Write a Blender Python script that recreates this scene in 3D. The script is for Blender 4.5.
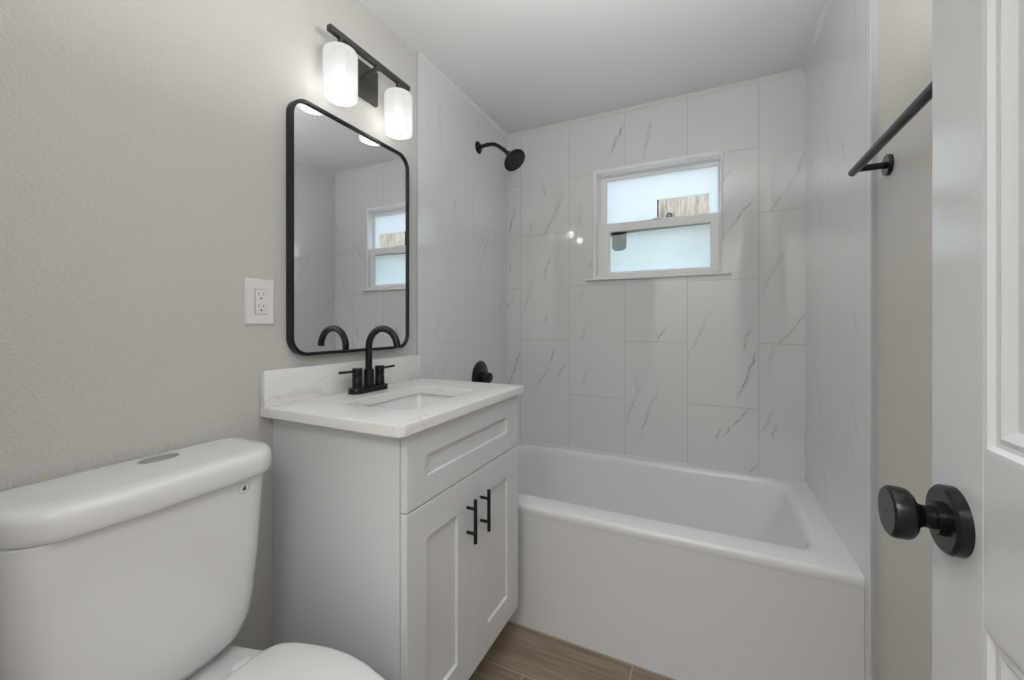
import bpy, bmesh, math, random
from mathutils import Vector, Matrix
S = bpy.context.scene
COL = S.collection
for o in list(bpy.data.objects): bpy.data.objects.remove(o, do_unlink=True)

# ---------------------------------------------------------------- camera
cam_data = bpy.data.cameras.new('camera')
cam = bpy.data.objects.new('camera', cam_data); COL.objects.link(cam)
cam_data.sensor_width = 36.0
cam_data.lens = 406.55 / 1024 * 36.0
cam_data.shift_y = -16.3 / 1024
cam_data.clip_start = 0.02
cam.location = (1.1252, 0.0, 1.1954)
cam.rotation_euler = (math.pi / 2, 0, 0.4493)
S.camera = cam

# ---------------------------------------------------------------- world, exposure
S.view_settings.view_transform = 'Standard'
S.view_settings.look = 'None'
S.view_settings.gamma = 1.0
S.view_settings.use_curve_mapping = False
S.view_settings.exposure = 0.82
w = bpy.data.worlds.new('world'); S.world = w; w.use_nodes = True
nt = w.node_tree; nt.nodes.clear()
wo = nt.nodes.new('ShaderNodeOutputWorld'); bg = nt.nodes.new('ShaderNodeBackground')
tc = nt.nodes.new('ShaderNodeTexCoord'); sx = nt.nodes.new('ShaderNodeSeparateXYZ')
cr = nt.nodes.new('ShaderNodeValToRGB')
cr.color_ramp.elements[0].position = 0.0; cr.color_ramp.elements[0].color = (0.80, 0.84, 0.88, 1)
cr.color_ramp.elements[1].position = 0.8; cr.color_ramp.elements[1].color = (0.66, 0.80, 1.0, 1)
nt.links.new(tc.outputs['Generated'], sx.inputs[0]); nt.links.new(sx.outputs['Z'], cr.inputs[0])
nt.links.new(cr.outputs[0], bg.inputs[0]); nt.links.new(bg.outputs[0], wo.inputs[0])
bg.inputs[1].default_value = 1.62

def area_light(name, loc, rot, sx_, sy_, power, col):
    L = bpy.data.lights.new(name, 'AREA'); L.shape = 'RECTANGLE'; L.size = sx_; L.size_y = sy_
    L.energy = power; L.color = col
    o = bpy.data.objects.new(name, L); COL.objects.link(o); o.location = loc; o.rotation_euler = rot
    return o
# added unseen fill that reaches the room through its open doorway
area_light('hall_fill', (0.75, -0.85, 2.345), (0, 0, 0), 1.4, 1.0, 21, (0.985, 0.995, 1.0))
# added unseen fill inside the room, aimed up to bounce off the white ceiling
area_light('bounce_fill', (1.02, 0.62, 1.70), (math.pi, 0, 0), 0.35, 0.35, 6.8, (1.0, 1.0, 1.0))

# ---------------------------------------------------------------- room constants
W = 1.524; D = 2.2532; ZC = 2.357; TUBY = 1.466; TILEL = 1.395; TILER = 1.425
WR = 1.538; FRONT = -0.13

# ---------------------------------------------------------------- node helpers
def new_mat(name):
    m = bpy.data.materials.new(name); m.use_nodes = True
    n = m.node_tree.nodes; b = n['Principled BSDF']
    return m, m.node_tree, b
def plain(name, col, rough=0.5, metal=0.0, spec=0.5, coat=0.0, bump=None):
    m, t, b = new_mat(name)
    b.inputs['Base Color'].default_value = (*col, 1); b.inputs['Roughness'].default_value = rough
    b.inputs['Metallic'].default_value = metal; b.inputs['Specular IOR Level'].default_value = spec
    b.inputs['Coat Weight'].default_value = coat
    # faint procedural variation
    tcn = t.nodes.new('ShaderNodeTexCoord'); nz = t.nodes.new('ShaderNodeTexNoise')
    nz.inputs['Scale'].default_value = 9; t.links.new(tcn.outputs['Object'], nz.inputs['Vector'])
    mr = t.nodes.new('ShaderNodeMapRange'); mr.inputs[3].default_value = rough * 0.93; mr.inputs[4].default_value = min(1, rough * 1.07)
    t.links.new(nz.outputs[0], mr.inputs[0]); t.links.new(mr.outputs[0], b.inputs['Roughness'])
    if bump:
        sc, st, dist = bump
        n2 = t.nodes.new('ShaderNodeTexNoise'); n2.inputs['Scale'].default_value = sc; n2.inputs['Detail'].default_value = 3
        t.links.new(tcn.outputs['Object'], n2.inputs['Vector'])
        bp = t.nodes.new('ShaderNodeBump'); bp.inputs['Strength'].default_value = st; bp.inputs['Distance'].default_value = dist
        t.links.new(n2.outputs[0], bp.inputs['Height']); t.links.new(bp.outputs[0], b.inputs['Normal'])
    return m
class NB:
    def __init__(s, t): s.t = t
    def val(s, i, v):
        if hasattr(v, 'links'): s.t.links.new(v, i)
        else: i.default_value = v
    def m(s, op, a, b=0.0, c=0.0, clamp=False):
        n = s.t.nodes.new('ShaderNodeMath'); n.operation = op; n.use_clamp = clamp
        s.val(n.inputs[0], a); s.val(n.inputs[1], b); s.val(n.inputs[2], c); return n.outputs[0]
    def xyz(s, x, y, z):
        n = s.t.nodes.new('ShaderNodeCombineXYZ')
        for i, v in enumerate((x, y, z)): s.val(n.inputs[i], v)
        return n.outputs[0]
    def noise(s, vec, scale, detail=2, rough=0.5, dist=0.0):
        n = s.t.nodes.new('ShaderNodeTexNoise'); s.t.links.new(vec, n.inputs['Vector'])
        n.inputs['Scale'].default_value = scale; n.inputs['Detail'].default_value = detail
        n.inputs['Roughness'].default_value = rough; n.inputs['Distortion'].default_value = dist
        return n.outputs[0]
    def white(s, vec):
        n = s.t.nodes.new('ShaderNodeTexWhiteNoise'); n.noise_dimensions = '3D'; s.t.links.new(vec, n.inputs['Vector']); return n.outputs['Value']
    def mix(s, f, a, b):
        n = s.t.nodes.new('ShaderNodeMix'); n.data_type = 'RGBA'
        s.val(n.inputs[0], f)
        for i, v in ((6, a), (7, b)):
            if hasattr(v, 'links'): s.t.links.new(v, n.inputs[i])
            else: n.inputs[i].default_value = (*v, 1)
        return n.outputs[2]
    def smooth(s, x, lo, hi):
        n = s.t.nodes.new('ShaderNodeMapRange'); n.interpolation_type = 'SMOOTHSTEP'
        s.val(n.inputs[0], x); n.inputs[1].default_value = lo; n.inputs[2].default_value = hi; return n.outputs[0]
    def pos(s):
        g = s.t.nodes.new('ShaderNodeNewGeometry'); q = s.t.nodes.new('ShaderNodeSeparateXYZ')
        s.t.links.new(g.outputs['Position'], q.inputs[0]); return q.outputs[0], q.outputs[1], q.outputs[2]

def strokes(nb, fu, fv, a, z, ci, cj, seed, lean_rng, lengths, count=3):
    """a few broken, leaning marble veins at random places inside every tile (a, z in metres)"""
    tot = None
    wob = nb.noise(nb.xyz(nb.m('MULTIPLY', a, 3.0), nb.m('MULTIPLY', z, 16.0), nb.white(nb.xyz(ci, cj, seed))), 1.0, 4, 0.6)
    brk = nb.smooth(nb.noise(nb.xyz(nb.m('MULTIPLY', a, 12.0), nb.m('MULTIPLY', z, 30.0), seed), 1.0, 2), 0.36, 0.60)
    for k in range(count):
        r = [nb.white(nb.xyz(ci, cj, seed + 11.3 * k + 2.7 * j)) for j in range(4)]
        ca = nb.m('MULTIPLY_ADD', r[0], 0.26, 0.025); cz = nb.m('MULTIPLY_ADD', r[1], 0.54, 0.04)
        lean = nb.m('MULTIPLY_ADD', r[2], lean_rng[1] - lean_rng[0], lean_rng[0])
        ln = nb.m('MULTIPLY_ADD', nb.m('MULTIPLY', r[3], r[3]), lengths[1] - lengths[0], lengths[0])
        dz = nb.m('SUBTRACT', fv, cz)
        off = nb.m('SUBTRACT', nb.m('SUBTRACT', fu, ca), nb.m('MULTIPLY', dz, lean))
        off = nb.m('ABSOLUTE', nb.m('ADD', off, nb.m('MULTIPLY', nb.m('SUBTRACT', wob, 0.5), 0.055)))
        t = nb.m('DIVIDE', nb.m('ABSOLUTE', dz), ln)                      # 0 centre .. 1 end
        env = nb.m('SUBTRACT', 1.0, nb.smooth(t, 0.35, 1.0))
        core = nb.m('SUBTRACT', 1.0, nb.smooth(off, 0.0004, 0.0030))
        halo = nb.m('MULTIPLY', nb.m('SUBTRACT', 1.0, nb.smooth(off, 0.0, 0.018)), 0.16)
        s_ = nb.m('MULTIPLY', nb.m('ADD', nb.m('MULTIPLY', core, brk), halo), nb.m('MULTIPLY', env, nb.m('MULTIPLY_ADD', r[0], 0.7, 0.45)))
        tot = s_ if tot is None else nb.m('MAXIMUM', tot, s_)
    return tot

def tile_material(name, axis):
    m, t, b = new_mat(name); nb = NB(t); x, y, z = nb.pos()
    a = x if axis == 'x' else y
    TW, TH = 0.3118, 0.624
    a0 = {'x': 0.095, 'y': D - 0.17, 'yr': D - 0.12}[axis] if axis != 'yr' else D - 0.12
    u = nb.m('DIVIDE', nb.m('SUBTRACT', a, a0), TW)
    ci = nb.m('FLOOR', u)
    par = nb.m('SUBTRACT', nb.m('MODULO', nb.m('ADD', ci, 100.0), 2.0), 0.0)
    v = nb.m('DIVIDE', nb.m('SUBTRACT', nb.m('SUBTRACT', z, 1.10), nb.m('MULTIPLY', par, TH / 2)), TH)
    cj = nb.m('FLOOR', v)
    fu = nb.m('MULTIPLY', nb.m('FRACT', u), TW); fv = nb.m('MULTIPLY', nb.m('FRACT', v), TH)
    du = nb.m('MINIMUM', fu, nb.m('SUBTRACT', TW, fu)); dv = nb.m('MINIMUM', fv, nb.m('SUBTRACT', TH, fv))
    d = nb.m('MINIMUM', du, dv)
    grout = nb.m('SUBTRACT', 1.0, nb.smooth(d, 0.0009, 0.0017))
    idv = nb.white(nb.xyz(ci, cj, 3.0 if axis == 'x' else 7.0))
    vn = nb.m('MULTIPLY', strokes(nb, fu, fv, a, z, ci, cj, 3.0 if axis == 'x' else 17.0, (-0.05, 0.85), (0.04, 0.21)), 0.95 if axis == 'x' else 0.5)
    cloud = nb.noise(nb.xyz(a, z, idv), 3.0, 3)
    base = nb.mix(cloud, (0.74, 0.745, 0.75), (0.79, 0.795, 0.80))
    c = nb.mix(vn, base, (0.27, 0.265, 0.255))
    c = nb.mix(nb.m('MULTIPLY', grout, 0.75 if axis == 'x' else 0.30), c, (0.40, 0.395, 0.38))
    t.links.new(c, b.inputs['Base Color'])
    r = nb.m('ADD', 0.05, nb.m('MULTIPLY', grout, 0.5 if axis == 'x' else 0.12)); t.links.new(r, b.inputs['Roughness'])
    b.inputs['Specular IOR Level'].default_value = 0.6; b.inputs['Coat Weight'].default_value = 0.8; b.inputs['Coat Roughness'].default_value = 0.025
    # every tile sits a hair differently, its face very slightly uneven
    h = nb.m('SUBTRACT', nb.m('MULTIPLY', nb.noise(nb.xyz(a, z, idv), 5.0, 1), 0.0006), nb.m('MULTIPLY', grout, 0.0003))
    bp = t.nodes.new('ShaderNodeBump'); bp.inputs['Strength'].default_value = 0.6; bp.inputs['Distance'].default_value = 1.0
    t.links.new(h, bp.inputs['Height']); t.links.new(bp.outputs[0], b.inputs['Normal'])
    return m

def floor_material():
    m, t, b = new_mat('wood_look_plank_tile'); nb = NB(t); x, y, z = nb.pos()
    PH, PL = 0.202, 1.21
    r = nb.m('DIVIDE', nb.m('SUBTRACT', y, 1.262), PH); ri = nb.m('FLOOR', r)
    u = nb.m('DIVIDE', nb.m('ADD', nb.m('SUBTRACT', x, 0.888), nb.m('MULTIPLY', ri, -0.328)), PL); ci = nb.m('FLOOR', u)
    fy = nb.m('MULTIPLY', nb.m('FRACT', r), PH); fx = nb.m('MULTIPLY', nb.m('FRACT', u), PL)
    d = nb.m('MINIMUM', nb.m('MINIMUM', fy, nb.m('SUBTRACT', PH, fy)), nb.m('MINIMUM', fx, nb.m('SUBTRACT', PL, fx)))
    grout = nb.m('SUBTRACT', 1.0, nb.smooth(d, 0.0011, 0.0022))
    idv = nb.white(nb.xyz(ri, ci, 1.0))
    off = nb.m('MULTIPLY', idv, 21.0)
    v = nb.xyz(nb.m('ADD', nb.m('MULTIPLY', x, 1.3), off), nb.m('MULTIPLY', y, 13.0), off)
    g1 = nb.noise(v, 2.6, 6, 0.62, 1.0)
    v2 = nb.xyz(nb.m('ADD', nb.m('MULTIPLY', x, 3.0), off), nb.m('MULTIPLY', y, 90.0), off)
    g2 = nb.noise(v2, 2.0, 3, 0.6, 0.2)
    f = nb.m('ADD', nb.m('MULTIPLY', nb.smooth(g1, 0.3, 0.72), 0.7), nb.m('MULTIPLY', g2, 0.3))
    c = nb.mix(f, (0.165, 0.118, 0.083), (0.41, 0.315, 0.235))
    c = nb.mix(nb.m('MULTIPLY', idv, 0.25), c, (0.29, 0.22, 0.165))
    c = nb.mix(grout, c, (0.50, 0.44, 0.37))
    t.links.new(c, b.inputs['Base Color'])
    b.inputs['Roughness'].default_value = 0.42
    bp = t.nodes.new('ShaderNodeBump'); bp.inputs['Strength'].default_value = 0.4; bp.inputs['Distance'].default_value = 0.002
    t.links.new(nb.m('SUBTRACT', f, nb.m('MULTIPLY', grout, 1.0)), bp.inputs['Height']); t.links.new(bp.outputs[0], b.inputs['Normal'])
    return m

def quartz_material():
    m, t, b = new_mat('white_quartz'); nb = NB(t); x, y, z = nb.pos()
    v = nb.xyz(nb.m('ADD', x, nb.m('MULTIPLY', z, 0.6)), nb.m('SUBTRACT', y, nb.m('MULTIPLY', z, 0.8)), z)
    n1 = nb.noise(v, 3.0, 4, 0.5, 0.6)
    line = nb.m('SUBTRACT', 1.0, nb.smooth(nb.m('ABSOLUTE', nb.m('SUBTRACT', n1, 0.52)), 0.0, 0.014))
    msk = nb.smooth(nb.noise(v, 4.0, 2), 0.42, 0.6)
    f = nb.m('MULTIPLY', nb.m('MULTIPLY', line, msk), 0.26)
    c = nb.mix(f, (0.83, 0.825, 0.81), (0.46, 0.41, 0.33))
    t.links.new(c, b.inputs['Base Color']); b.inputs['Roughness'].default_value = 0.22
    return m

def door_material():
    m, t, b = new_mat('white_wood_grain_door'); nb = NB(t); x, y, z = nb.pos()
    v = nb.xyz(nb.m('MULTIPLY', x, 3.0), nb.m('MULTIPLY', y, 60.0), nb.m('MULTIPLY', z, 1.6))
    g = nb.noise(v, 5.0, 4, 0.6, 0.6)
    b.inputs['Base Color'].default_value = (0.72, 0.722, 0.725, 1); b.inputs['Roughness'].default_value = 0.13; b.inputs['Coat Weight'].default_value = 0.3
    bp = t.nodes.new('ShaderNodeBump'); bp.inputs['Strength'].default_value = 0.22; bp.inputs['Distance'].default_value = 0.0006
    t.links.new(g, bp.inputs['Height']); t.links.new(bp.outputs[0], b.inputs['Normal'])
    return m

def fence_material():
    m, t, b = new_mat('weathered_grey_boards'); nb = NB(t); x, y, z = nb.pos()
    BW = 0.088
    u = nb.m('DIVIDE', x, BW); ci = nb.m('FLOOR', u); idv = nb.white(nb.xyz(ci, 2.0, 5.0))
    v = nb.xyz(nb.m('MULTIPLY', x, 26.0), idv, nb.m('MULTIPLY', z, 2.0))
    g = nb.smooth(nb.noise(v, 3.0, 5, 0.65, 0.8), 0.32, 0.66)
    c = nb.mix(g, (0.17, 0.14, 0.10), (0.44, 0.39, 0.31))
    c = nb.mix(nb.m('MULTIPLY', idv, 0.4), c, (0.47, 0.42, 0.34))
    t.links.new(c, b.inputs['Base Color']); b.inputs['Roughness'].default_value = 0.85
    return m

def frosted_pane(name, col):
    m = bpy.data.materials.new(name); m.use_nodes = True; t = m.node_tree; t.nodes.clear(); nb = NB(t)
    out = t.nodes.new('ShaderNodeOutputMaterial'); tr = t.nodes.new('ShaderNodeBsdfTranslucent'); gl = t.nodes.new('ShaderNodeBsdfGlossy')
    x, y, z = nb.pos()
    n = nb.noise(nb.xyz(x, y, z), 6.0, 2)
    c = nb.mix(n, tuple(k * 0.95 for k in col), tuple(min(1, k * 1.05) for k in col))
    t.links.new(c, tr.inputs[0]); gl.inputs['Roughness'].default_value = 0.2
    mx = t.nodes.new('ShaderNodeMixShader'); mx.inputs[0].default_value = 0.05
    t.links.new(tr.outputs[0], mx.inputs[1]); t.links.new(gl.outputs[0], mx.inputs[2]); t.links.new(mx.outputs[0], out.inputs[0])
    return m
def clear_pane(name):
    m = bpy.data.materials.new(name); m.use_nodes = True; t = m.node_tree; t.nodes.clear()
    out = t.nodes.new('ShaderNodeOutputMaterial'); tr = t.nodes.new('ShaderNodeBsdfTransparent'); gl = t.nodes.new('ShaderNodeBsdfGlossy')
    gl.inputs['Roughness'].default_value = 0.03
    mx = t.nodes.new('ShaderNodeMixShader'); mx.inputs[0].default_value = 0.012
    t.links.new(tr.outputs[0], mx.inputs[1]); t.links.new(gl.outputs[0], mx.inputs[2]); t.links.new(mx.outputs[0], out.inputs[0])
    return m
def shade_material():
    m = bpy.data.materials.new('frosted_lamp_glass'); m.use_nodes = True; t = m.node_tree; t.nodes.clear()
    out = t.nodes.new('ShaderNodeOutputMaterial'); tl = t.nodes.new('ShaderNodeBsdfTranslucent'); df = t.nodes.new('ShaderNodeBsdfDiffuse')
    tl.inputs[0].default_value = (0.040, 0.040, 0.0395, 1); df.inputs[0].default_value = (0.14, 0.14, 0.14, 1)
    tp = t.nodes.new('ShaderNodeBsdfTransparent'); gl = t.nodes.new('ShaderNodeBsdfGlossy'); gl.inputs['Roughness'].default_value = 0.25
    a = t.nodes.new('ShaderNodeMixShader'); a.inputs[0].default_value = 0.55; t.links.new(tl.outputs[0], a.inputs[1]); t.links.new(df.outputs[0], a.inputs[2])
    b = t.nodes.new('ShaderNodeMixShader'); b.inputs[0].default_value = 0.30; t.links.new(a.outputs[0], b.inputs[1]); t.links.new(tp.outputs[0], b.inputs[2])
    c = t.nodes.new('ShaderNodeMixShader'); c.inputs[0].default_value = 0.04; t.links.new(b.outputs[0], c.inputs[1]); t.links.new(gl.outputs[0], c.inputs[2])
    em = t.nodes.new('ShaderNodeEmission'); em.inputs[0].default_value = (1, 0.985, 0.96, 1); em.inputs[1].default_value = 0.26
    ad = t.nodes.new('ShaderNodeAddShader'); t.links.new(c.outputs[0], ad.inputs[0]); t.links.new(em.outputs[0], ad.inputs[1])
    t.links.new(ad.outputs[0], out.inputs[0])
    return m
def emit(name, col, st):
    m = bpy.data.materials.new(name); m.use_nodes = True; t = m.node_tree; t.nodes.clear()
    out = t.nodes.new('ShaderNodeOutputMaterial'); e = t.nodes.new('ShaderNodeEmission')
    e.inputs[0].default_value = (*col, 1); e.inputs[1].default_value = st; t.links.new(e.outputs[0], out.inputs[0]); return m

M = dict(
    paint=plain('greige_wall_paint', (0.61, 0.597, 0.567), 0.5, bump=(130, 0.8, 0.003), spec=0.35),
    paint_r=plain('greige_satin_paint', (0.67, 0.645, 0.59), 0.40, bump=(120, 0.5, 0.0022)),
    ceiling=plain('white_ceiling_paint', (0.84, 0.84, 0.84), 0.75, bump=(90, 0.3, 0.0015)),
    trimw=plain('white_trim_paint', (0.78, 0.78, 0.775), 0.45),
    caulk=plain('tile_edge_profile', (0.52, 0.525, 0.52), 0.35),
    tile_x=tile_material('marble_look_tile_back', 'x'), tile_y=tile_material('marble_look_tile_side', 'y'),
    floor=floor_material(), quartz=quartz_material(), door=door_material(), fence=fence_material(),
    cab=plain('white_cabinet_lacquer', (0.76, 0.765, 0.78), 0.38),
    cabin=plain('cabinet_shadow_gap', (0.35, 0.35, 0.35), 0.6),
    porc=plain('white_porcelain', (0.80, 0.80, 0.80), 0.09, coat=0.3),
    acryl=plain('white_tub_enamel', (0.85, 0.855, 0.86), 0.16),
    seatm=plain('white_seat_plastic', (0.80, 0.80, 0.80), 0.25),
    black=plain('matte_black_metal', (0.010, 0.010, 0.012), 0.38, spec=0.35),
    blackg=plain('satin_black_metal', (0.006, 0.006, 0.007), 0.25, spec=0.4),
    bronze=plain('dark_grey_lamp_metal', (0.045, 0.042, 0.038), 0.4),
    dark=plain('dark_slot', (0.02, 0.02, 0.02), 0.7),
    chrome=plain('brushed_chrome', (0.36, 0.36, 0.36), 0.4, metal=0.35),
    mirror=plain('mirror_silver', (0.90, 0.91, 0.91), 0.0, metal=1.0),
    vinyl=plain('white_window_vinyl', (0.92, 0.92, 0.925), 0.3),
    plate=plain('white_outlet_plastic', (0.80, 0.79, 0.80), 0.35),
    logo=plain('grey_print', (0.42, 0.42, 0.42), 0.4),
    glass_u=frosted_pane('frosted_upper_glass', (0.90, 0.95, 0.99)),
    glass_l=frosted_pane('frosted_lower_glass', (0.84, 0.91, 0.91)),
    glass_c=clear_pane('clear_glass'),
    green=plain('grey_green_tint', (0.42, 0.50, 0.46), 0.6),  # tint of the blurred patch and the painted shade strip
    ground=plain('pale_ground', (0.42, 0.40, 0.35), 0.9, bump=(20, 0.5, 0.01)),
    shade=shade_material(), bulb=emit('glowing_bulb', (1.0, 0.985, 0.965), 48.0),
)
M['mirror'].node_tree.nodes['Principled BSDF'].inputs['Roughness'].default_value = 0.0
for l in list(M['mirror'].node_tree.links):
    if l.to_socket.name == 'Roughness': M['mirror'].node_tree.links.remove(l)

# ---------------------------------------------------------------- mesh helpers
def obj(name, bm, mat, parent=None, smooth=True, angle=35, loc=None):
    bmesh.ops.recalc_face_normals(bm, faces=bm.faces)
    me = bpy.data.meshes.new(name); bm.to_mesh(me); bm.free()
    mats = mat if isinstance(mat, (list, tuple)) else [mat]
    for mm in mats: me.materials.append(mm)
    if smooth:
        for p in me.polygons: p.use_smooth = True
        me.set_sharp_from_angle(angle=math.radians(angle))
    o = bpy.data.objects.new(name, me); COL.objects.link(o)
    if parent is not None:
        o.parent = parent; o.matrix_parent_inverse = Matrix.Translation(-parent.location) if parent.type == 'EMPTY' else Matrix.Identity(4)
    return o
def tag(o, label=None, cat=None, group=None, kind=None):
    if label: o['label'] = label
    if cat: o['category'] = cat
    if group: o['group'] = group
    if kind: o['kind'] = kind
    return o
def thing(name, loc, label, cat, group=None):
    o = bpy.data.objects.new(name, None); COL.objects.link(o); o.location = loc; o.empty_display_size = 0.05
    return tag(o, label, cat, group)
def box(bm, x0, x1, y0, y1, z0, z1, bev=0.0, seg=2, mi=0):
    vs = [bm.verts.new(p) for p in ((x0,y0,z0),(x1,y0,z0),(x1,y1,z0),(x0,y1,z0),(x0,y0,z1),(x1,y0,z1),(x1,y1,z1),(x0,y1,z1))]
    fs = [bm.faces.new([vs[i] for i in q]) for q in ((0,3,2,1),(4,5,6,7),(0,1,5,4),(1,2,6,5),(2,3,7,6),(3,0,4,7))]
    for f in fs: f.material_index = mi
    if bev > 0:
        es = list({e for f in fs for e in f.edges})
        bmesh.ops.bevel(bm, geom=es, offset=bev, segments=seg, affect='EDGES', profile=0.5)
    return bm
def B(*a, **k):
    bm = bmesh.new(); box(bm, *a, **k); return bm
def loft(bm, loops, cap0=False, cap1=False, cyclic=False):
    L = [[bm.verts.new(p) for p in lp] for lp in loops]
    n = len(L[0]); pairs = list(zip(L[:-1], L[1:]))
    if cyclic: pairs.append((L[-1], L[0]))
    for a, b in pairs:
        for i in range(n):
            j = (i + 1) % n
            bm.faces.new((a[i], a[j], b[j], b[i]))
    if cap0: bm.faces.new(L[0][::-1])
    if cap1: bm.faces.new(L[-1])
    return bm
def rr(a0, a1, b0, b1, r, n=6):
    """rounded rectangle, r one radius or four (a1b1, a0b1, a0b0, a1b0)"""
    R = r if isinstance(r, (list, tuple)) else (r,) * 4
    P = []
    for k, (ca, cb) in enumerate(((a1, b1), (a0, b1), (a0, b0), (a1, b0))):
        q = R[k]; sa = -1 if ca == a1 else 1; sb = -1 if cb == b1 else 1
        oa, ob = ca + sa * q, cb + sb * q
        for i in range(n + 1):
            t = math.pi / 2 * (k + i / n); P.append((oa + q * math.cos(t), ob + q * math.sin(t)))
    return P
def XY(P, z): return [(a, b, z) for a, b in P]
def YZ(P, x): return [(x, a, b) for a, b in P]
def XZ(P, y): return [(a, y, b) for a, b in P]
def frame_of(d):
    d = Vector(d).normalized(); u = Vector((0, 0, 1)) if abs(d.z) < 0.9 else Vector((0, 1, 0))
    a = d.cross(u).normalized(); return d, a, d.cross(a).normalized()
def lathe(bm, org, axis, prof, n=40):
    """prof: (radius, distance along axis)"""
    d, a, b = frame_of(axis); o = Vector(org); loops = []
    for r, h in prof:
        loops.append([o + d * h + (a * math.cos(2*math.pi*i/n) + b * math.sin(2*math.pi*i/n)) * max(r, 1e-5) for i in range(n)])
    return loft(bm, loops, prof[0][0] > 1e-4, prof[-1][0] > 1e-4)
def tube(bm, pts, r, n=20):
    pts = [Vector(p) for p in pts]; rs = r if isinstance(r, (list, tuple)) else [r] * len(pts)
    d0 = (pts[1] - pts[0]).normalized(); _, a, b = frame_of(d0); loops = []
    for i, p in enumerate(pts):
        d = (pts[min(i+1, len(pts)-1)] - pts[max(i-1, 0)]).normalized()
        a = (a - d * a.dot(d)).normalized(); b = d.cross(a)
        loops.append([p + (a * math.cos(2*math.pi*k/n) + b * math.sin(2*math.pi*k/n)) * rs[i] for k in range(n)])
    return loft(bm, loops, True, True)
def smooth_path(pts, n=8):
    P = [Vector(p) for p in pts]; out = []
    for i in range(len(P) - 1):
        p0 = P[max(i-1, 0)]; p1 = P[i]; p2 = P[i+1]; p3 = P[min(i+2, len(P)-1)]
        for k in range(n):
            t = k / n
            out.append(0.5 * ((2*p1) + (p2-p0)*t + (2*p0-5*p1+4*p2-p3)*t*t + (-p0+3*p1-3*p2+p3)*t**3))
    out.append(P[-1]); return out

# ================================================================ THE SETTING
tag(obj('floor', B(-0.1, WR + 0.1, FRONT - 1.4, D + 0.05, -0.08, 0.0), M['floor'], smooth=False), 'brown wood-look plank tile floor', kind='structure')
tag(obj('ceiling', B(-0.1, WR + 0.1, FRONT - 1.4, D + 0.1, ZC, ZC + 0.1), M['ceiling'], smooth=False), 'white painted ceiling', kind='structure')
wl = tag(obj('wall_left', B(-0.12, 0.0, FRONT - 1.4, D + 0.1, 0.0, ZC), M['paint'], smooth=False), 'greige textured wall behind toilet and vanity', kind='structure')
bm = B(-0.002, 0.003, TILEL, D, 0.0, ZC)
tag(obj('tile_cladding', bm, M['tile_y'], wl, smooth=False), 'marble-look tile with the shower head')
tag(obj('tile_trim', B(-0.002, 0.0045, TILEL - 0.004, TILEL, 0.0, ZC), M['caulk'], wl, smooth=False), 'thin pale edge strip')
wr_ = tag(obj('wall_right', B(WR, WR + 0.12, FRONT - 1.4, D + 0.1, 0.0, ZC), M['paint_r'], smooth=False), 'greige wall behind the open door and towel bar', kind='structure')
tag(obj('tile_cladding', B(W, WR + 0.002, TILER, D, 0.0, ZC), M['tile_y'], wr_, smooth=False), 'marble-look tile at the foot of the tub')
tag(obj('tile_trim', B(W + 0.001, WR + 0.002, TILER - 0.006, TILER, 0.0, ZC, 0.001), M['caulk'], wr_, smooth=False), 'grey edge strip')
# back wall with the window opening
WX0, WX1, WZ0, WZ1 = 0.549, 1.185, 1.452, 2.045
bm = bmesh.new()
box(bm, -0.1, WX0, D, D + 0.12, 0, ZC); box(bm, WX1, WR + 0.1, D, D + 0.12, 0, ZC)
box(bm, WX0, WX1, D, D + 0.12, 0, WZ0); box(bm, WX0, WX1, D, D + 0.12, WZ1, ZC)
tag(obj('wall_back', bm, M['tile_x'], smooth=False), 'marble-look tiled wall above the tub', kind='structure')
# front wall with the doorway the camera stands in, and the far side of the hall
bm = bmesh.new()
box(bm, -0.1, 0.60, FRONT - 0.12, FRONT, 0, ZC); box(bm, 1.41, WR + 0.1, FRONT - 0.12, FRONT, 0, ZC); box(bm, 0.60, 1.41, FRONT - 0.12, FRONT, 2.10, ZC)
tag(obj('wall_front', bm, M['paint'], smooth=False), 'greige wall with the doorway', kind='structure')
tag(obj('wall_hall', B(-0.1, WR + 0.1, FRONT - 1.5, FRONT - 1.4, 0, ZC), M['paint'], smooth=False), 'greige hall wall opposite the doorway', kind='structure')
# small white cove between tile and ceiling
def cove(name, p0, p1, inward, label):
    bm = bmesh.new(); s = 0.016; p0 = Vector(p0); p1 = Vector(p1); n = Vector(inward); loops = []
    for p in (p0, p1):
        loops.append([p, p + n * s, p + n * s * 0.75 + Vector((0, 0, -s * 0.35)), p + n * s * 0.35 + Vector((0, 0, -s * 0.75)), p + Vector((0, 0, -s))])
    loft(bm, loops, True, True)
    tag(obj(name, bm, M['trimw']), label, kind='structure')
cove('trim_1', (0.003, TILEL, ZC), (0.003, D, ZC), (1, 0, 0), 'white cove above the shower head wall')
cove('trim_2', (0, D, ZC), (W, D, ZC), (0, -1, 0), 'white cove above the window wall')
cove('trim_3', (W, TILER, ZC), (W, D, ZC), (-1, 0, 0), 'white cove above the right tile wall')

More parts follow.
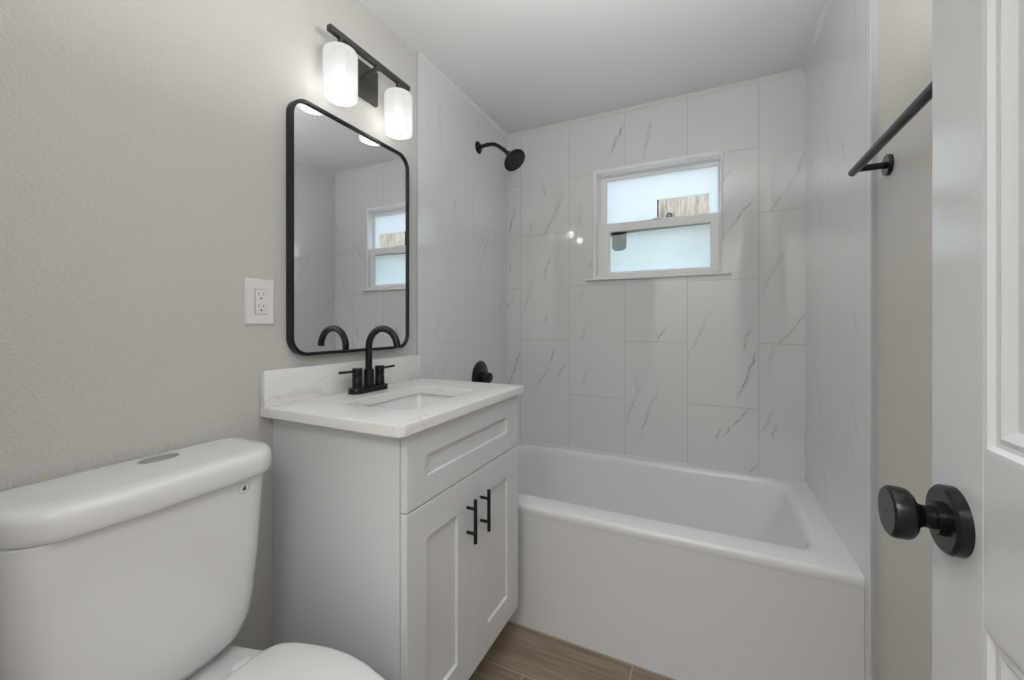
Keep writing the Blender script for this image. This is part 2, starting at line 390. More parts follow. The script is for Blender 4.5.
# ---------------------------------------------------------------- window
win = thing('window_1', (0.867, D, 1.45), 'small white single-hung window with frosted panes above the tub', None); win['kind'] = 'structure'
def ring(name, x0, x1, z0, z1, ix0, ix1, iz0, iz1, y0, y1, bev, mat=None):
    bm = bmesh.new(); o = rr(x0, x1, z0, z1, 0.002, 1); i = rr(ix0, ix1, iz0, iz1, 0.002, 1)
    oi = rr(x0 + bev, x1 - bev, z0 + bev, z1 - bev, 0.002, 1); ii = rr(ix0 - bev, ix1 + bev, iz0 - bev, iz1 + bev, 0.002, 1)
    loft(bm, [XZ(o, y1), XZ(o, y0 + bev), XZ(oi, y0), XZ(ii, y0), XZ(i, y0 + bev), XZ(i, y1)], cyclic=True)
    return obj(name, bm, mat or M['vinyl'], win, angle=25)
ring('window_frame', 0.544, 1.190, 1.447, 2.050, 0.562, 1.181, 1.462, 2.030, D - 0.007, D + 0.10, 0.003)
ring('frame_stop', 0.562, 1.181, 1.462, 2.030, 0.571, 1.1795, 1.466, 2.021, D + 0.044, D + 0.10, 0.002)
us = ring('upper_sash', 0.571, 1.1805, 1.71, 2.021, 0.609, 1.170, 1.745, 1.999, D + 0.052, D + 0.075, 0.004)
ls = ring('lower_sash', 0.562, 1.181, 1.462, 1.752, 0.634, 1.136, 1.4815, 1.7035, D + 0.016, D + 0.043, 0.004)
bm = B(0.505, 1.226, D - 0.022, D + 0.01, 1.436, 1.4475, 0.003)
obj('window_sill', bm, M['vinyl'], win)
bm = B(0.86, 0.90, D + 0.008, D + 0.022, 1.747, 1.756, 0.002); obj('sash_lock', bm, M['vinyl'], win)
# upper pane: frosted, with a clear rectangle low on the right
PX0, PX1, PZ = 0.879, 1.133, 1.863
yg = D + 0.062
bm = bmesh.new()
H_ = [(0.60, 1.735), (PX0, 1.735), (PX0, PZ), (PX1, PZ), (PX1, 1.735), (1.176, 1.735), (1.176, 2.005), (0.60, 2.005)]
loft(bm, [XZ(H_, yg), XZ(H_, yg + 0.004)], True, True)
tag(obj('window_pane', bm, M['glass_u'], us, smooth=False), 'upper frosted pane')
tag(obj('clear_patch', B(PX0, PX1, yg + 0.001, yg + 0.003, 1.735, PZ), M['glass_c'], us, smooth=False), 'clear rectangle low in the upper pane')
obj('patch_edge', B(PX0 - 0.001, PX0 + 0.006, yg - 0.001, yg + 0.0, 1.745, PZ), M['dark'], us, smooth=False)
tag(obj('window_pane', B(0.628, 1.142, D + 0.03, D + 0.034, 1.475, 1.71), M['glass_l'], ls, smooth=False), 'lower frosted pane')
# grey-green marks on the lower pane
bm = bmesh.new(); P = rr(0.644, 0.722, 1.598, 1.70, (0.006, 0.006, 0.026, 0.026), 6)  # patch standing in for a shape blurred outside the frosted glass
loft(bm, [XZ(P, D + 0.0295), XZ(P, D + 0.0285)], True, True)
tag(obj('blurred_patch', bm, M['green'], ls, smooth=False), 'rounded grey-green patch in the pane corner')
bm = bmesh.new(); P = [(0.634, 1.685), (0.634, 1.706), (1.138, 1.706), (1.138, 1.700), (0.80, 1.694)]  # shade below the meeting rail, put in as a coloured strip
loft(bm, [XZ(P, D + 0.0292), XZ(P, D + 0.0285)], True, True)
tag(obj('painted_shade_strip', bm, M['green'], ls, smooth=False), 'thin strip of painted grey-green shade under the meeting rail')

# ---------------------------------------------------------------- outside
tag(obj('ground', B(-6, 8, D + 0.12, 9, -0.5, -0.25), M['ground'], smooth=False), 'pale ground outside the window', kind='structure')
fn = thing('wooden_fence', (0.95, 3.75, -0.25), 'weathered grey wooden board fence seen through the clear part of the window', 'fence')
bm = bmesh.new(); random.seed(4)
x = -0.9
while x < 2.8:
    box(bm, x, x + 0.088, 3.75, 3.77 + random.uniform(0, 0.004), -0.25, 2.62 + random.uniform(-0.01, 0.01), 0.002, 1); x += 0.088
obj('board_panel', bm, M['fence'], fn, smooth=False)
for zz in (0.3, 1.4, 2.5): obj('rail', B(-0.9, 2.8, 3.77, 3.81, zz - 0.05, zz + 0.03, 0.002), M['fence'], fn)
bm = bmesh.new(); c = Vector((0.825, 3.735, 2.125))
tube(bm, [c + Vector((0.020*math.cos(t/12*math.tau), 0, 0.020*math.sin(t/12*math.tau))) for t in range(13)], 0.006, 8)
obj('latch_ring', bm, M['dark'], fn)

# ================================================================ BATHTUB
tub = thing('bathtub', (W / 2, TUBY, 0), 'white alcove bathtub with a flat apron in front of the tiled walls', 'bathtub')
bm = bmesh.new(); zt = 0.480
ox0, ox1, oy0, oy1 = 0.004, W - 0.0002, TUBY, D - 0.002
def O(ins, z): return XY(rr(ox0, ox1, oy0 + ins, oy1, 0.001, 8), z)
def I(x0, x1, y0, y1, r, z): return XY(rr(x0, x1, y0, y1, r, 8), z)
loops = [O(0.003, 0.0), O(0.003, 0.02), O(0.003, 0.440), O(0.0015, 0.446), O(0.0, 0.450), O(0.0, 0.466), O(0.002, 0.473), O(0.006, 0.478), O(0.012, 0.480)]
ix0, ix1, iy0, iy1 = 0.10, 1.468, 1.556, 2.215
for ins, dz in ((0.0, 0.0), (0.006, 0.001), (0.014, 0.005), (0.020, 0.013), (0.024, 0.026)):
    loops.append(I(ix0 + ins, ix1 - ins * 1.7, iy0 + ins, iy1 - ins * 0.8, 0.075 + ins, zt - dz))
loops += [I(0.135, 1.415, 1.585, 2.190, 0.11, 0.40), I(0.15, 1.345, 1.60, 2.175, 0.12, 0.28), I(0.17, 1.275, 1.62, 2.155, 0.12, 0.17),
          I(0.19, 1.23, 1.64, 2.135, 0.11, 0.12), I(0.22, 1.18, 1.67, 2.105, 0.10, 0.098), I(0.30, 1.10, 1.75, 2.03, 0.08, 0.092)]
loft(bm, loops, True, True)
obj('tub_shell', bm, M['acryl'], tub, angle=40)
tag(obj('drain', lathe(bmesh.new(), (0.33, 1.89, 0.0925), (0, 0, 1), [(0.03, 0), (0.03, 0.003), (0.024, 0.005), (0, 0.005)]), M['blackg'], tub), 'black drain cover')
tag(obj('caulk_line', B(ox0, ox1, D - 0.006, D - 0.0008, 0.4785, 0.484, 0.001), M['trimw'], tub), 'white bead along the back tiles')

# ================================================================ VANITY
CY0, CY1, CXF = 0.752, 1.376, 0.467
van = thing('bathroom_vanity', (CXF / 2, (CY0 + CY1) / 2, 0), 'white shaker vanity cabinet with one drawer front and two doors beside the toilet', 'vanity cabinet')
bm = bmesh.new()
for ya, yb in ((CY0, CY0 + 0.018), (CY1 - 0.018, CY1)):
    SP = [(0.001, 0.0), (CXF - 0.075, 0.0), (CXF - 0.075, 0.14), (CXF, 0.14), (CXF, 0.934), (0.001, 0.934)]
    loft(bm, [XZ(SP, ya), XZ(SP, yb)], True, True)
box(bm, 0.001, 0.012, CY0 + 0.018, CY1 - 0.018, 0.09, 0.934)
box(bm, 0.001, CXF, CY0 + 0.018, CY1 - 0.018, 0.14, 0.158)
box(bm, CXF - 0.02, CXF, CY0 + 0.018, CY1 - 0.018, 0.90, 0.934); box(bm, CXF - 0.02, CXF, CY0 + 0.018, CY1 - 0.018, 0.725, 0.76)
obj('cabinet_body', bm, M['cab'], van, angle=25)
obj('toe_kick', B(CXF - 0.09, CXF - 0.075, CY0 + 0.018, CY1 - 0.018, 0.0, 0.14), M['cab'], van, smooth=False)
def shaker(name, y0, y1, z0, z1, st, st2, rail, label=None):
    bm = bmesh.new(); x0, x1 = CXF + 0.0020, 0.4880; b = 0.0012
    o = rr(y0, y1, z0, z1, 0.0005, 1); oi = rr(y0 + b, y1 - b, z0 + b, z1 - b, 0.0005, 1)
    i = rr(y0 + st, y1 - st2, z0 + rail, z1 - rail, 0.0005, 1)
    i2 = rr(y0 + st + 0.0015, y1 - st2 - 0.0015, z0 + rail + 0.0015, z1 - rail - 0.0015, 0.0005, 1)
    loft(bm, [YZ(o, x0), YZ(o, x1 - b), YZ(oi, x1), YZ(i, x1), YZ(i2, x1 - 0.0085)], True, True)
    return tag(obj(name, bm, M['cab'], van, angle=20), label)
shaker('drawer_front', CY0 + 0.001, CY1 - 0.001, 0.748, 0.931, 0.076, 0.094, 0.064)
mid = 1.0575
dl = shaker('cabinet_door', CY0 + 0.001, mid - 0.0012, 0.143, 0.7445, 0.076, 0.088, 0.088, 'left cabinet door nearer the toilet')
dr = shaker('cabinet_door', mid + 0.0012, CY1 - 0.001, 0.143, 0.7445, 0.082, 0.090, 0.088, 'right cabinet door nearer the tub')
def handle(y, door):
    bm = bmesh.new(); x = 0.517; z0, z1 = 0.556, 0.684
    tube(bm, [(x, y, z0), (x, y, z0 + 0.001), (x, y, z1 - 0.001), (x, y, z1)], [0.0048, 0.0056, 0.0056, 0.0048], 16)
    for z in (z0 + 0.028, z1 - 0.028): tube(bm, [(0.4875, y, z), (x, y, z)], 0.0046, 14)
    tag(obj('handle', bm, M['black'], door), 'black bar handle')
handle(mid - 0.040, dl); handle(mid + 0.040, dr)

# countertop with backsplash and undermount basin
ct = thing('vanity_countertop', (0.25, 1.055, 0.935), 'white veined quartz countertop with backsplash and undermount sink on the vanity', 'countertop')
bm = bmesh.new()
KX, KY0, KY1, KZ = 0.503, 0.7152, 1.396, 0.963
SX0, SX1, SY0, SY1 = 0.150, 0.400, 0.856, 1.218
def K(ins, z): return XY(rr(0.001, KX - ins, KY0 + ins, KY1 - ins * 0.2, (0.008, 0.001, 0.001, 0.016), 6), z)
loops = [K(0.002, 0.9355), K(0.0, 0.9375), K(0.0, 0.9595), K(0.001, 0.962), K(0.0035, KZ)]
si = lambda e, z: XY(rr(SX0 - e, SX1 + e, SY0 - e, SY1 + e, 0.016 + e, 6), z)
loops += [si(0.002, KZ), si(0.0004, 0.9615), si(0, 0.959), si(0, 0.9355)]
loft(bm, loops, cyclic=True)
obj('slab', bm, M['quartz'], ct, angle=30)
obj('backsplash', B(0.001, 0.020, KY0, KY1, KZ, 1.0635, 0.0015), M['quartz'], ct)
bm = bmesh.new(); q = 0.012
sb = lambda e, z, r: XY(rr(SX0 - e, SX1 + e, SY0 - e, SY1 + e, r, 6), z)
loft(bm, [sb(0.025, 0.9352, 0.03), sb(q, 0.9352, 0.022), sb(q - 0.002, 0.925, 0.022), sb(-0.004, 0.86, 0.03), sb(-0.02, 0.825, 0.04), sb(-0.045, 0.812, 0.04), sb(-0.10, 0.808, 0.02)], False, True)
o = obj('sink_basin', bm, M['porc'], ct, angle=45)
md = o.modifiers.new('wall', 'SOLIDIFY'); md.thickness = 0.006; md.offset = -1 if False else 1
tag(obj('drain', lathe(bmesh.new(), (0.275, 1.037, 0.8085), (0, 0, 1), [(0.028, 0), (0.028, 0.003), (0.02, 0.005), (0, 0.005)]), M['blackg'], ct), 'black drain cover')

# faucet
FX, FY = 0.072, 1.048
fa = thing('sink_faucet', (FX, FY, KZ), 'matte black gooseneck faucet with two lever handles on the countertop', 'faucet')
bm = bmesh.new(); e = lambda i, z: XY(rr(FX - 0.026 + i, FX + 0.026 - i, FY - 0.080 + i, FY + 0.080 - i, 0.0255 - i, 8), z)
loft(bm, [e(0, KZ + 0.0004), e(0, KZ + 0.014), e(0.002, KZ + 0.018), e(0.005, KZ + 0.019)], True, True)
obj('base_plate', bm, M['blackg'], fa)
bm = bmesh.new()
lathe(bm, (FX, FY, KZ + 0.018), (0, 0, 1), [(0.0175, 0), (0.0175, 0.055), (0.0165, 0.0585), (0.0125, 0.059)])
rad = 0.0630; zc = 1.1155; path = [(FX, FY, KZ + 0.06), (FX, FY, zc - 0.02)]
for k in range(19):
    t = math.pi - math.radians(168) * k / 18; path.append((FX + rad + rad * math.cos(t), FY, zc + rad * math.sin(t)))
path.append((path[-1][0] + 0.003, FY, path[-1][2] - 0.014))
tube(bm, path, 0.0115, 20)
obj('spout', bm, M['blackg'], fa)
for s in (-1, 1):
    y = FY + s * 0.051; bm = bmesh.new()
    lathe(bm, (FX, y, KZ + 0.018), (0, 0, 1), [(0.0165, 0), (0.0165, 0.030), (0.0155, 0.0315), (0.0155, 0.033), (0.0165, 0.0345), (0.0165, 0.064), (0.0155, 0.066), (0, 0.066)])
    h = obj('handle', bm, M['blackg'], fa)
    obj('lever', tube(bmesh.new(), [(FX, y + s * 0.012, KZ + 0.074), (FX, y + s * 0.074, KZ + 0.076), (FX, y + s * 0.0755, KZ + 0.076)], [0.0046, 0.0044, 0.003], 14), M['blackg'], h)

# ================================================================ MIRROR
mi = thing('wall_mirror', (0.0, 1.0475, 1.485), 'tall rounded rectangular mirror in a thin black metal frame above the sink', 'mirror')
MY0, MY1, MZ0, MZ1 = 0.793, 1.318, 1.097, 1.878
R = 0.058
def mr_(ins, x): return YZ(rr(MY0 + ins, MY1 - ins, MZ0 + ins, MZ1 - ins, R - ins, 10), x)
bm = bmesh.new()
loft(bm, [mr_(0, 0.001), mr_(0, 0.0225), mr_(0.001, 0.0235), mr_(0.0095, 0.0235), mr_(0.0105, 0.0225), mr_(0.0105, 0.001)], cyclic=True)
obj('mirror_frame', bm, M['black'], mi, angle=30)
bm = bmesh.new(); loft(bm, [mr_(0.0103, 0.004), mr_(0.0103, 0.0170)], True, True)
obj('mirror_glass', bm, M['mirror'], mi, smooth=False)

# ================================================================ VANITY LIGHT
LX, LY, LZ = 0.080, 1.060, 2.103
vl = thing('vanity_light', (0.0, LY, 2.07), 'dark metal wall light with two lit frosted glass shades above the mirror', 'wall light')
obj('back_plate', B(0.0005, 0.016, 0.972, 1.152, 2.005, 2.132, 0.004, 2), M['bronze'], vl)
bm = bmesh.new(); tube(bm, [(0.015, LY + 0.02, 2.075), (LX, LY + 0.02, LZ - 0.010)], 0.0085, 16); lathe(bm, (LX, LY + 0.02, LZ - 0.016), (0, 0, 1), [(0.012, 0), (0.012, 0.012)])
obj('arm', bm, M['bronze'], vl)
obj('crossbar', B(LX - 0.009, LX + 0.009, 0.876, 1.244, LZ - 0.009, LZ + 0.009, 0.0012), M['bronze'], vl)
for y in (0.921, 1.187):
    x = LX
    bm = bmesh.new(); lathe(bm, (x, y, 2.057), (0, 0, 1), [(0.030, 0), (0.030, 0.006), (0.009, 0.012), (0.009, 0.040)])
    obj('socket_cap', bm, M['bronze'], vl)
    bm = bmesh.new(); r = 0.0515
    lathe(bm, (x, y, 1.906), (0, 0, 1), [(r - 0.001, 0), (r, 0.003), (r, 0.140), (r - 0.004, 0.148), (0.028, 0.151), (0.028, 0.148), (r - 0.006, 0.145), (r - 0.0035, 0.138), (r - 0.0035, 0.002), (r - 0.001, 0.0)], 48)
    sh = obj('glass_shade', bm, M['shade'], vl)
    bm = bmesh.new(); prof = [(0.0, -0.029)]
    for k in range(1, 14):
        t = -math.pi/2 + math.pi * k / 14; prof.append((0.027 * math.cos(t), 0.029 * math.sin(t)))
    prof += [(0.0, 0.029)]
    lathe(bm, (x, y, 1.950), (0, 0, 1), prof, 28)
    tag(obj('bulb', bm, M['bulb'], sh), 'glowing bulb')
    tag(obj('bulb_socket', lathe(bmesh.new(), (x, y, 1.974), (0, 0, 1), [(0.014, 0), (0.016, 0.03), (0.016, 0.084)], 20), M['plate'], sh), 'white lamp holder')

# ================================================================ OUTLET
ou = thing('wall_outlet', (0.0, 0.714, 1.255), 'white two-socket electrical outlet on the wall left of the mirror', 'outlet')
bm = bmesh.new(); y0, y1, z0, z1 = 0.673, 0.755, 1.192, 1.319
f = lambda i, x: YZ(rr(y0 + i, y1 - i, z0 + i, z1 - i, 0.003, 3), x)
loft(bm, [f(0, 0.0003), f(0, 0.002), f(0.004, 0.0065)], True, True); obj('cover_plate', bm, M['plate'], ou)
rc = obj('receptacle', B(0.0064, 0.0085, 0.698, 0.731, 1.222, 1.290, 0.001), M['plate'], ou)
obj('outline_gap', B(0.0062, 0.0067, 0.6972, 0.7318, 1.2212, 1.2908), M['dark'], ou, smooth=False)
bm = bmesh.new()
for zc_ in (1.240, 1.273):
    box(bm, 0.0084, 0.0089, 0.7065, 0.7078, zc_ + 0.001, zc_ + 0.009); box(bm, 0.0084, 0.0089, 0.7200, 0.7215, zc_ + 0.001, zc_ + 0.008)
    lathe(bm, (0.0084, 0.7140, zc_ - 0.007), (1, 0, 0), [(0.0026, 0), (0.0026, 0.0006)], 12)
obj('socket_holes', bm, M['dark'], ou, smooth=False)

# ================================================================ SHOWER HEAD AND VALVE
SY, SZ = 1.905, 2.150
sh = thing('overhead_shower', (0.003, SY, SZ), 'black round shower head on a bent arm high on the left tile wall', 'shower head')
obj('flange', lathe(bmesh.new(), (0.003, SY, SZ), (1, 0, 0), [(0.033, 0), (0.033, 0.003), (0.026, 0.010), (0.013, 0.014), (0.011, 0.016)]), M['blackg'], sh)
pth = smooth_path([(0.01, SY, SZ), (0.06, SY, SZ + 0.004), (0.105, SY, SZ - 0.003), (0.145, SY, SZ - 0.030), (0.188, SY, SZ - 0.068)], 6)
obj('shower_arm', tube(bmesh.new(), pth, 0.0105, 16), M['blackg'], sh)
ax = Vector((0.66, -0.12, -0.74)).normalized()
hd = obj('spray_head', lathe(bmesh.new(), (0.184, SY, SZ - 0.064), ax, [(0.0145, 0), (0.0165, 0.004), (0.0165, 0.018), (0.014, 0.021), (0.022, 0.030), (0.050, 0.048), (0.060, 0.055), (0.063, 0.063), (0.061, 0.069), (0.055, 0.071), (0.054, 0.0695), (0.0, 0.0695)], 40), M['blackg'], sh)
d_, a_, b_ = frame_of(ax); o_ = Vector((0.184, SY, SZ - 0.064)) + d_ * 0.0690; bm = bmesh.new()
for rr_, cnt in ((0.012, 6), (0.026, 12), (0.040, 20)):
    for k in range(cnt):
        t = math.tau * k / cnt; lathe(bm, o_ + (a_ * math.cos(t) + b_ * math.sin(t)) * rr_, d_, [(0.0026, 0), (0.0018, 0.003)], 8)
obj('nozzles', bm, plain('grey_rubber', (0.07, 0.07, 0.075), 0.4), hd)
obj('spray_lever', tube(bmesh.new(), [o_ + a_ * 0.048, o_ + a_ * 0.066 + d_ * 0.002], 0.003, 8), M['blackg'], hd)
va = thing('shower_valve', (0.003, 1.925, 0.905), 'black round shower valve trim on the left tile wall, behind the countertop', 'shower valve')
obj('trim_plate', lathe(bmesh.new(), (0.003, 1.925, 0.905), (1, 0, 0), [(0.088, 0), (0.088, 0.003), (0.080, 0.008), (0.035, 0.012), (0.03, 0.013)]), M['blackg'], va)
bm = bmesh.new(); lathe(bm, (0.015, 1.925, 0.905), (1, 0, 0), [(0.029, 0), (0.027, 0.035), (0.026, 0.052), (0.022, 0.056), (0, 0.057)])
tube(bm, [(0.045, 1.925, 0.91), (0.048, 1.945, 0.87), (0.050, 1.955, 0.835)], [0.010, 0.009, 0.007], 12)
obj('handle', bm, M['blackg'], va)

# ================================================================ TOILET
TC = 0.444; TT = 0.405
to = thing('toilet', (0.35, TC, 0), 'white two-piece toilet with closed lid against the left wall', 'toilet')
def dsec(x0, x1, hw, r, z, bow=0.012, rb=0.02, n=8, cy=None):
    TT = cy or 0.415
    P = rr(x0, x1, TT - hw, TT + hw, (r, rb, rb, r), n); out = []
    Q = []
    m = len(P)
    for i in range(m):   # subdivide the long straight sides so the front can bow
        Q.append(P[i]); nx = P[(i + 1) % m]
        if math.hypot(nx[0]-P[i][0], nx[1]-P[i][1]) > 1e-9 and (i + 1) % (n + 1) == 0:
            for k in range(1, 8): Q.append((P[i][0] + (nx[0]-P[i][0]) * k/8, P[i][1] + (nx[1]-P[i][1]) * k/8))
    for a, b in Q:
        t = max(0.0, (a - x0) / (x1 - x0)); out.append((a + bow * t * t * (1 - min(1, abs(b - TT) / hw) ** 2), b, z))
    return out
bm = bmesh.new()
loft(bm, [dsec(0.05, 0.140, 0.110, 0.03, 0.474), dsec(0.035, 0.166, 0.145, 0.045, 0.480), dsec(0.028, 0.177, 0.170, 0.05, 0.500), dsec(0.024, 0.182, 0.185, 0.052, 0.535),
          dsec(0.022, 0.184, 0.192, 0.052, 0.580), dsec(0.020, 0.189, 0.201, 0.052, 0.70), dsec(0.018, 0.194, 0.209, 0.052, 0.852)], True, True)
obj('tank', bm, M['porc'], to, angle=60)
bm = bmesh.new(); LC = dict(cy=0.4275, bow=0.016)
loft(bm, [dsec(0.010, 0.199, 0.213, 0.066, 0.8515, **LC), dsec(0.006, 0.203, 0.217, 0.070, 0.855, **LC), dsec(0.004, 0.205, 0.219, 0.072, 0.864, **LC), dsec(0.004, 0.205, 0.219, 0.072, 0.886, **LC),
          dsec(0.005, 0.202, 0.2165, 0.070, 0.896, **LC), dsec(0.007, 0.197, 0.212, 0.067, 0.9015, **LC), dsec(0.010, 0.191, 0.207, 0.062, 0.9042, **LC), dsec(0.03, 0.16, 0.18, 0.05, 0.9055, **LC)], True, True)
ld = obj('tank_lid', bm, M['porc'], to, angle=60)
bm = bmesh.new(); el = lambda k, z: [(0.064 + 0.020 * k * math.cos(t/40*math.tau), 0.457 + 0.036 * k * math.sin(t/40*math.tau), z) for t in range(40)]
loft(bm, [el(1.0, 0.9050), el(1.0, 0.9068), el(0.93, 0.9080), el(0.86, 0.9074), el(0.84, 0.9084), el(0.5, 0.9088)], True, True)
tag(obj('flush_button', bm, M['chrome'], ld), 'oval chrome flush button')
# small round emblem high on the tank's right side
bm = bmesh.new(); LYl, LZl = 0.553, 0.832
xs = 0.1935 + 0.012 * (1 - (0.148/0.219)**2)
cx = xs + 0.0002
c = Vector((cx, LYl, LZl)); nrm = Vector((1, 0.09, -0.03)).normalized(); d_, a_, b_ = frame_of(nrm)
for r0, r1 in ((0.0115, 0.0124),):
    L1 = [c + (a_ * math.cos(t/32*math.tau) + b_ * math.sin(t/32*math.tau)) * r0 for t in range(32)]
    L2 = [c + (a_ * math.cos(t/32*math.tau) + b_ * math.sin(t/32*math.tau)) * r1 for t in range(32)]
    up = nrm * 0.0006; loft(bm, [L1, L2, [p + up for p in L2], [p + up for p in L1]], cyclic=True)
em = obj('emblem', bm, M['logo'], to)
bm = bmesh.new(); shp = [(0.000, -0.0048), (0.0022, -0.0040), (0.0030, -0.0015), (0.0026, 0.0015), (0.0030, 0.0048), (0.0010, 0.0028), (-0.0010, 0.0008), (-0.0024, -0.0016), (-0.0022, -0.0040)]
Q = [c + Vector((0, p[0] * 1.2, p[1] * 1.2)) for p in shp]; loft(bm, [Q, [p + nrm * 0.001 for p in Q]], True, True)
tag(obj('emblem_mark', bm, M['dark'], em, smooth=False), 'small black drop shape')
# bowl
OUT = [(0.045, 0.085), (0.055, 0.100), (0.125, 0.117), (0.215, 0.141), (0.27, 0.160), (0.34, 0.178), (0.42, 0.188), (0.50, 0.184), (0.57, 0.168), (0.62, 0.145), (0.66, 0.113), (0.685, 0.078), (0.700, 0.038)]
def outline(T, z, fx=lambda x: x, k=1.0, add=0.0):
    P = [(fx(x), max(0.001, h * k + add)) for x, h in T]; tip = fx(T[-1][0] + 0.004) + add
    return [(x, TC - h, z) for x, h in P] + [(tip, TC, z)] + [(x, TC + h, z) for x, h in P[::-1]]
bm = bmesh.new()
sq = lambda a, b: (lambda x: a + (x - 0.045) / 0.655 * (b - a))
loft(bm, [outline(OUT, 0.0, sq(0.10, 0.56), 0.62), outline(OUT, 0.03, sq(0.10, 0.56), 0.62), outline(OUT, 0.05, sq(0.105, 0.55), 0.58), outline(OUT, 0.16, sq(0.10, 0.54), 0.56), outline(OUT, 0.26, sq(0.07, 0.60), 0.68),
          outline(OUT, 0.34, sq(0.055, 0.65), 0.84), outline(OUT, 0.40, sq(0.047, 0.685), 0.95), outline(OUT, 0.43, add=-0.001), outline(OUT, 0.450), outline(OUT, 0.457, add=-0.003), outline(OUT, 0.460, add=-0.009)], True, True)
obj('bowl', bm, M['porc'], to, angle=50)
TK = obj('tank_gasket', B(0.075, 0.150, TC - 0.075, TC + 0.075, 0.459, 0.476, 0.003), M['porc'], to)
SEAT = [(0.250, 0.090), (0.252, 0.118), (0.258, 0.138), (0.270, 0.152), (0.296, 0.166), (0.336, 0.179), (0.38, 0.189), (0.428, 0.194), (0.484, 0.191), (0.545, 0.180), (0.60, 0.160), (0.645, 0.131), (0.68, 0.093), (0.700, 0.052), (0.708, 0.025)]
bm = bmesh.new(); loft(bm, [outline(SEAT, 0.4605, add=-0.006), outline(SEAT, 0.463, add=-0.003), outline(SEAT, 0.470, add=-0.003), outline(SEAT, 0.4715, add=-0.005)], True, True)
obj('seat', bm, M['seatm'], to, angle=50)
shr = lambda k: (lambda x: 0.475 + (x - 0.475) * k)
bm = bmesh.new(); loft(bm, [outline(SEAT, 0.4730, add=-0.004), outline(SEAT, 0.4745), outline(SEAT, 0.481), outline(SEAT, 0.4855, shr(0.985), 0.985), outline(SEAT, 0.4880, shr(0.95), 0.95), outline(SEAT, 0.4895, shr(0.80), 0.80), outline(SEAT, 0.4905, shr(0.4), 0.4)], True, True)
obj('seat_lid', bm, M['seatm'], to, angle=50)
for s in (-1, 1):
    bm = bmesh.new(); loft(bm, [XY(rr(0.232, 0.262, TC + s*0.078 - 0.020, TC + s*0.078 + 0.020, 0.009, 5), z) for z in (0.4605, 0.478)] + [XY(rr(0.235, 0.259, TC + s*0.078 - 0.017, TC + s*0.078 + 0.017, 0.008, 5), 0.4815)], True, True)
    obj('hinge', bm, M['seatm'], to)
for s in (-1, 1):
    obj('floor_bolt_cap', lathe(bmesh.new(), (0.27, TC + s * 0.115, 0.0), (0, 0, 1), [(0.014, 0), (0.014, 0.008), (0.009, 0.016), (0, 0.018)], 20), M['porc'], to)

# ================================================================ TOWEL BAR
TX, TZ, TY = 1.471, 1.596, 1.336
tb = thing('towel_bar', (WR, 1.03, TZ), 'black round towel bar on the right wall beside the open door', 'towel bar')
obj('bar', tube(bmesh.new(), [(TX, 1.366, TZ), (TX, 1.365, TZ), (TX, 0.716, TZ), (TX, 0.715, TZ)], [0.0085, 0.0100, 0.0100, 0.0085], 24), M['blackg'], tb)
for y in (TY, 0.745):
    bm = bmesh.new(); lathe(bm, (WR, y, TZ), (-1, 0, 0), [(0.0260, 0), (0.0260, 0.008), (0.0250, 0.0095), (0.0085, 0.0095), (0.0085, 0.066)])
    obj('wall_post', bm, M['blackg'], tb)

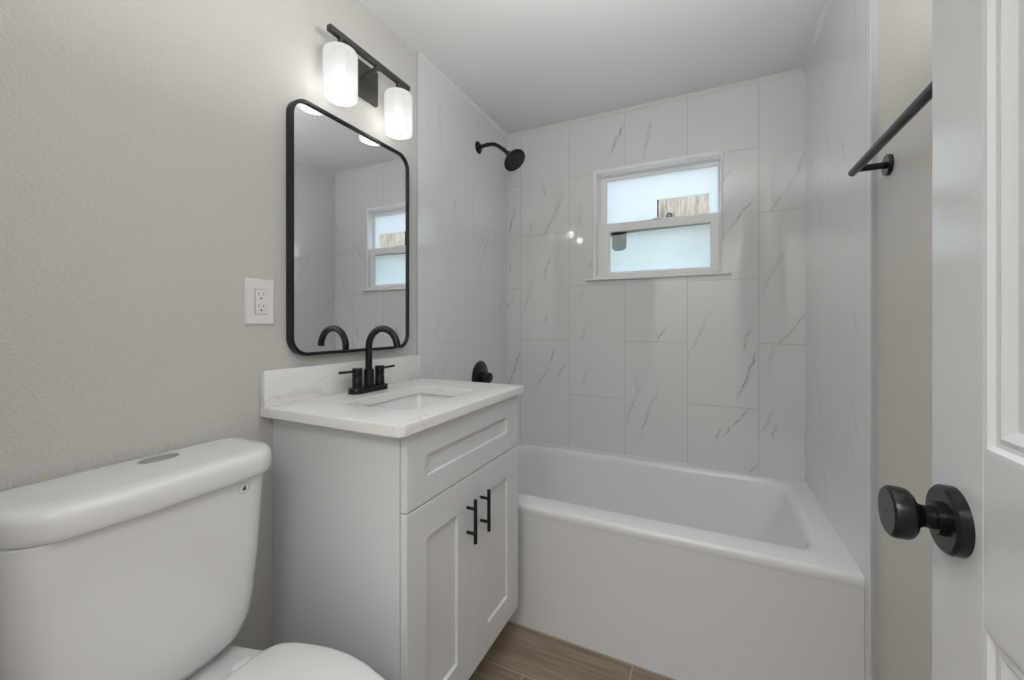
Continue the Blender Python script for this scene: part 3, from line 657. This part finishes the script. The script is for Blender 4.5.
# ================================================================ DOOR (open, its face towards the room)
DX0, DX1 = 1.360, 1.395; DY0, DY1 = -0.115, 0.639; DZ0, DZ1 = 0.012, 2.080
dr_ = thing('door_1', (DX1, DY0, 0), 'white raised-panel door standing open at the right', None); dr_['kind'] = 'structure'
bm = bmesh.new()
st = 0.099; my0 = (DY0 + DY1) / 2 - 0.05; my1 = my0 + 0.10
zr = [(DZ0, 0.24), (0.911, 1.074), (1.66, 1.77), (1.965, DZ1)]
box(bm, DX0, DX1, DY1 - st, DY1, DZ0, DZ1, 0.0015, 1); box(bm, DX0, DX1, DY0, DY0 + st, DZ0, DZ1, 0.0015, 1)
for a, b in zr: box(bm, DX0, DX1, DY0 + st, DY1 - st, a, b)
panels = []
for (a, b), (c_, d) in zip(zr[:-1], zr[1:]):
    box(bm, DX0, DX1, my0, my1, b, c_)
    for p, q in ((DY0 + st, my0), (my1, DY1 - st)): panels.append((p, q, b, c_))
for p, q, b, c_ in panels:
    prof = [(0.0, 0.0), (0.004, 0.0005), (0.008, 0.0045), (0.012, 0.0052), (0.017, 0.0040), (0.021, 0.0062), (0.026, 0.0105), (0.032, 0.0112), (0.034, 0.0108), (0.060, 0.0045), (0.062, 0.0030), (0.064, 0.0028)]
    lp = [YZ(rr(p + i, q - i, b + i, c_ - i, 0.0005, 1), DX0 + dd) for i, dd in prof]
    loft(bm, lp, False, True)
    box(bm, DX0 + 0.020, DX1, p, q, b, c_)
obj('door_slab', bm, M['door'], dr_, angle=12)
kn = obj('door_knob', lathe(bmesh.new(), (DX0, 0.588, 0.988), (-1, 0, 0), [(0.0125, 0.008), (0.0120, 0.010), (0.0115, 0.0265), (0.0125, 0.0295), (0.0165, 0.0335), (0.0225, 0.0355), (0.0255, 0.0380), (0.0270, 0.0420), (0.0272, 0.0520), (0.0265, 0.0545), (0.0240, 0.0565), (0.0, 0.0566)], 48), M['blackg'], dr_)
tag(kn, 'black round door knob')
rs = obj('rosette', lathe(bmesh.new(), (DX0, 0.588, 0.988), (-1, 0, 0), [(0.0352, 0), (0.0352, 0.0095), (0.0322, 0.0125), (0.0, 0.0126)], 48), M['blackg'], kn)
obj('knob_collar', lathe(bmesh.new(), (DX0, 0.588, 0.988), (-1, 0, 0), [(0.0175, 0.0125), (0.0175, 0.0145), (0.0155, 0.0145), (0.0155, 0.0165), (0.0172, 0.0165), (0.0172, 0.0180), (0.013, 0.0185)], 36), M['blackg'], kn)
obj('pinhole', lathe(bmesh.new(), (DX0 - 0.0565, 0.588, 0.988), (-1, 0, 0), [(0.0016, 0), (0.0016, 0.0003)], 12), M['dark'], kn)
for z in (0.25, 1.05, 1.85):
    bm = bmesh.new(); lathe(bm, (DX1 + 0.004, DY0 - 0.006, z - 0.045), (0, 0, 1), [(0.006, 0), (0.006, 0.09)], 14)
    obj('hinge', bm, M['black'], dr_)
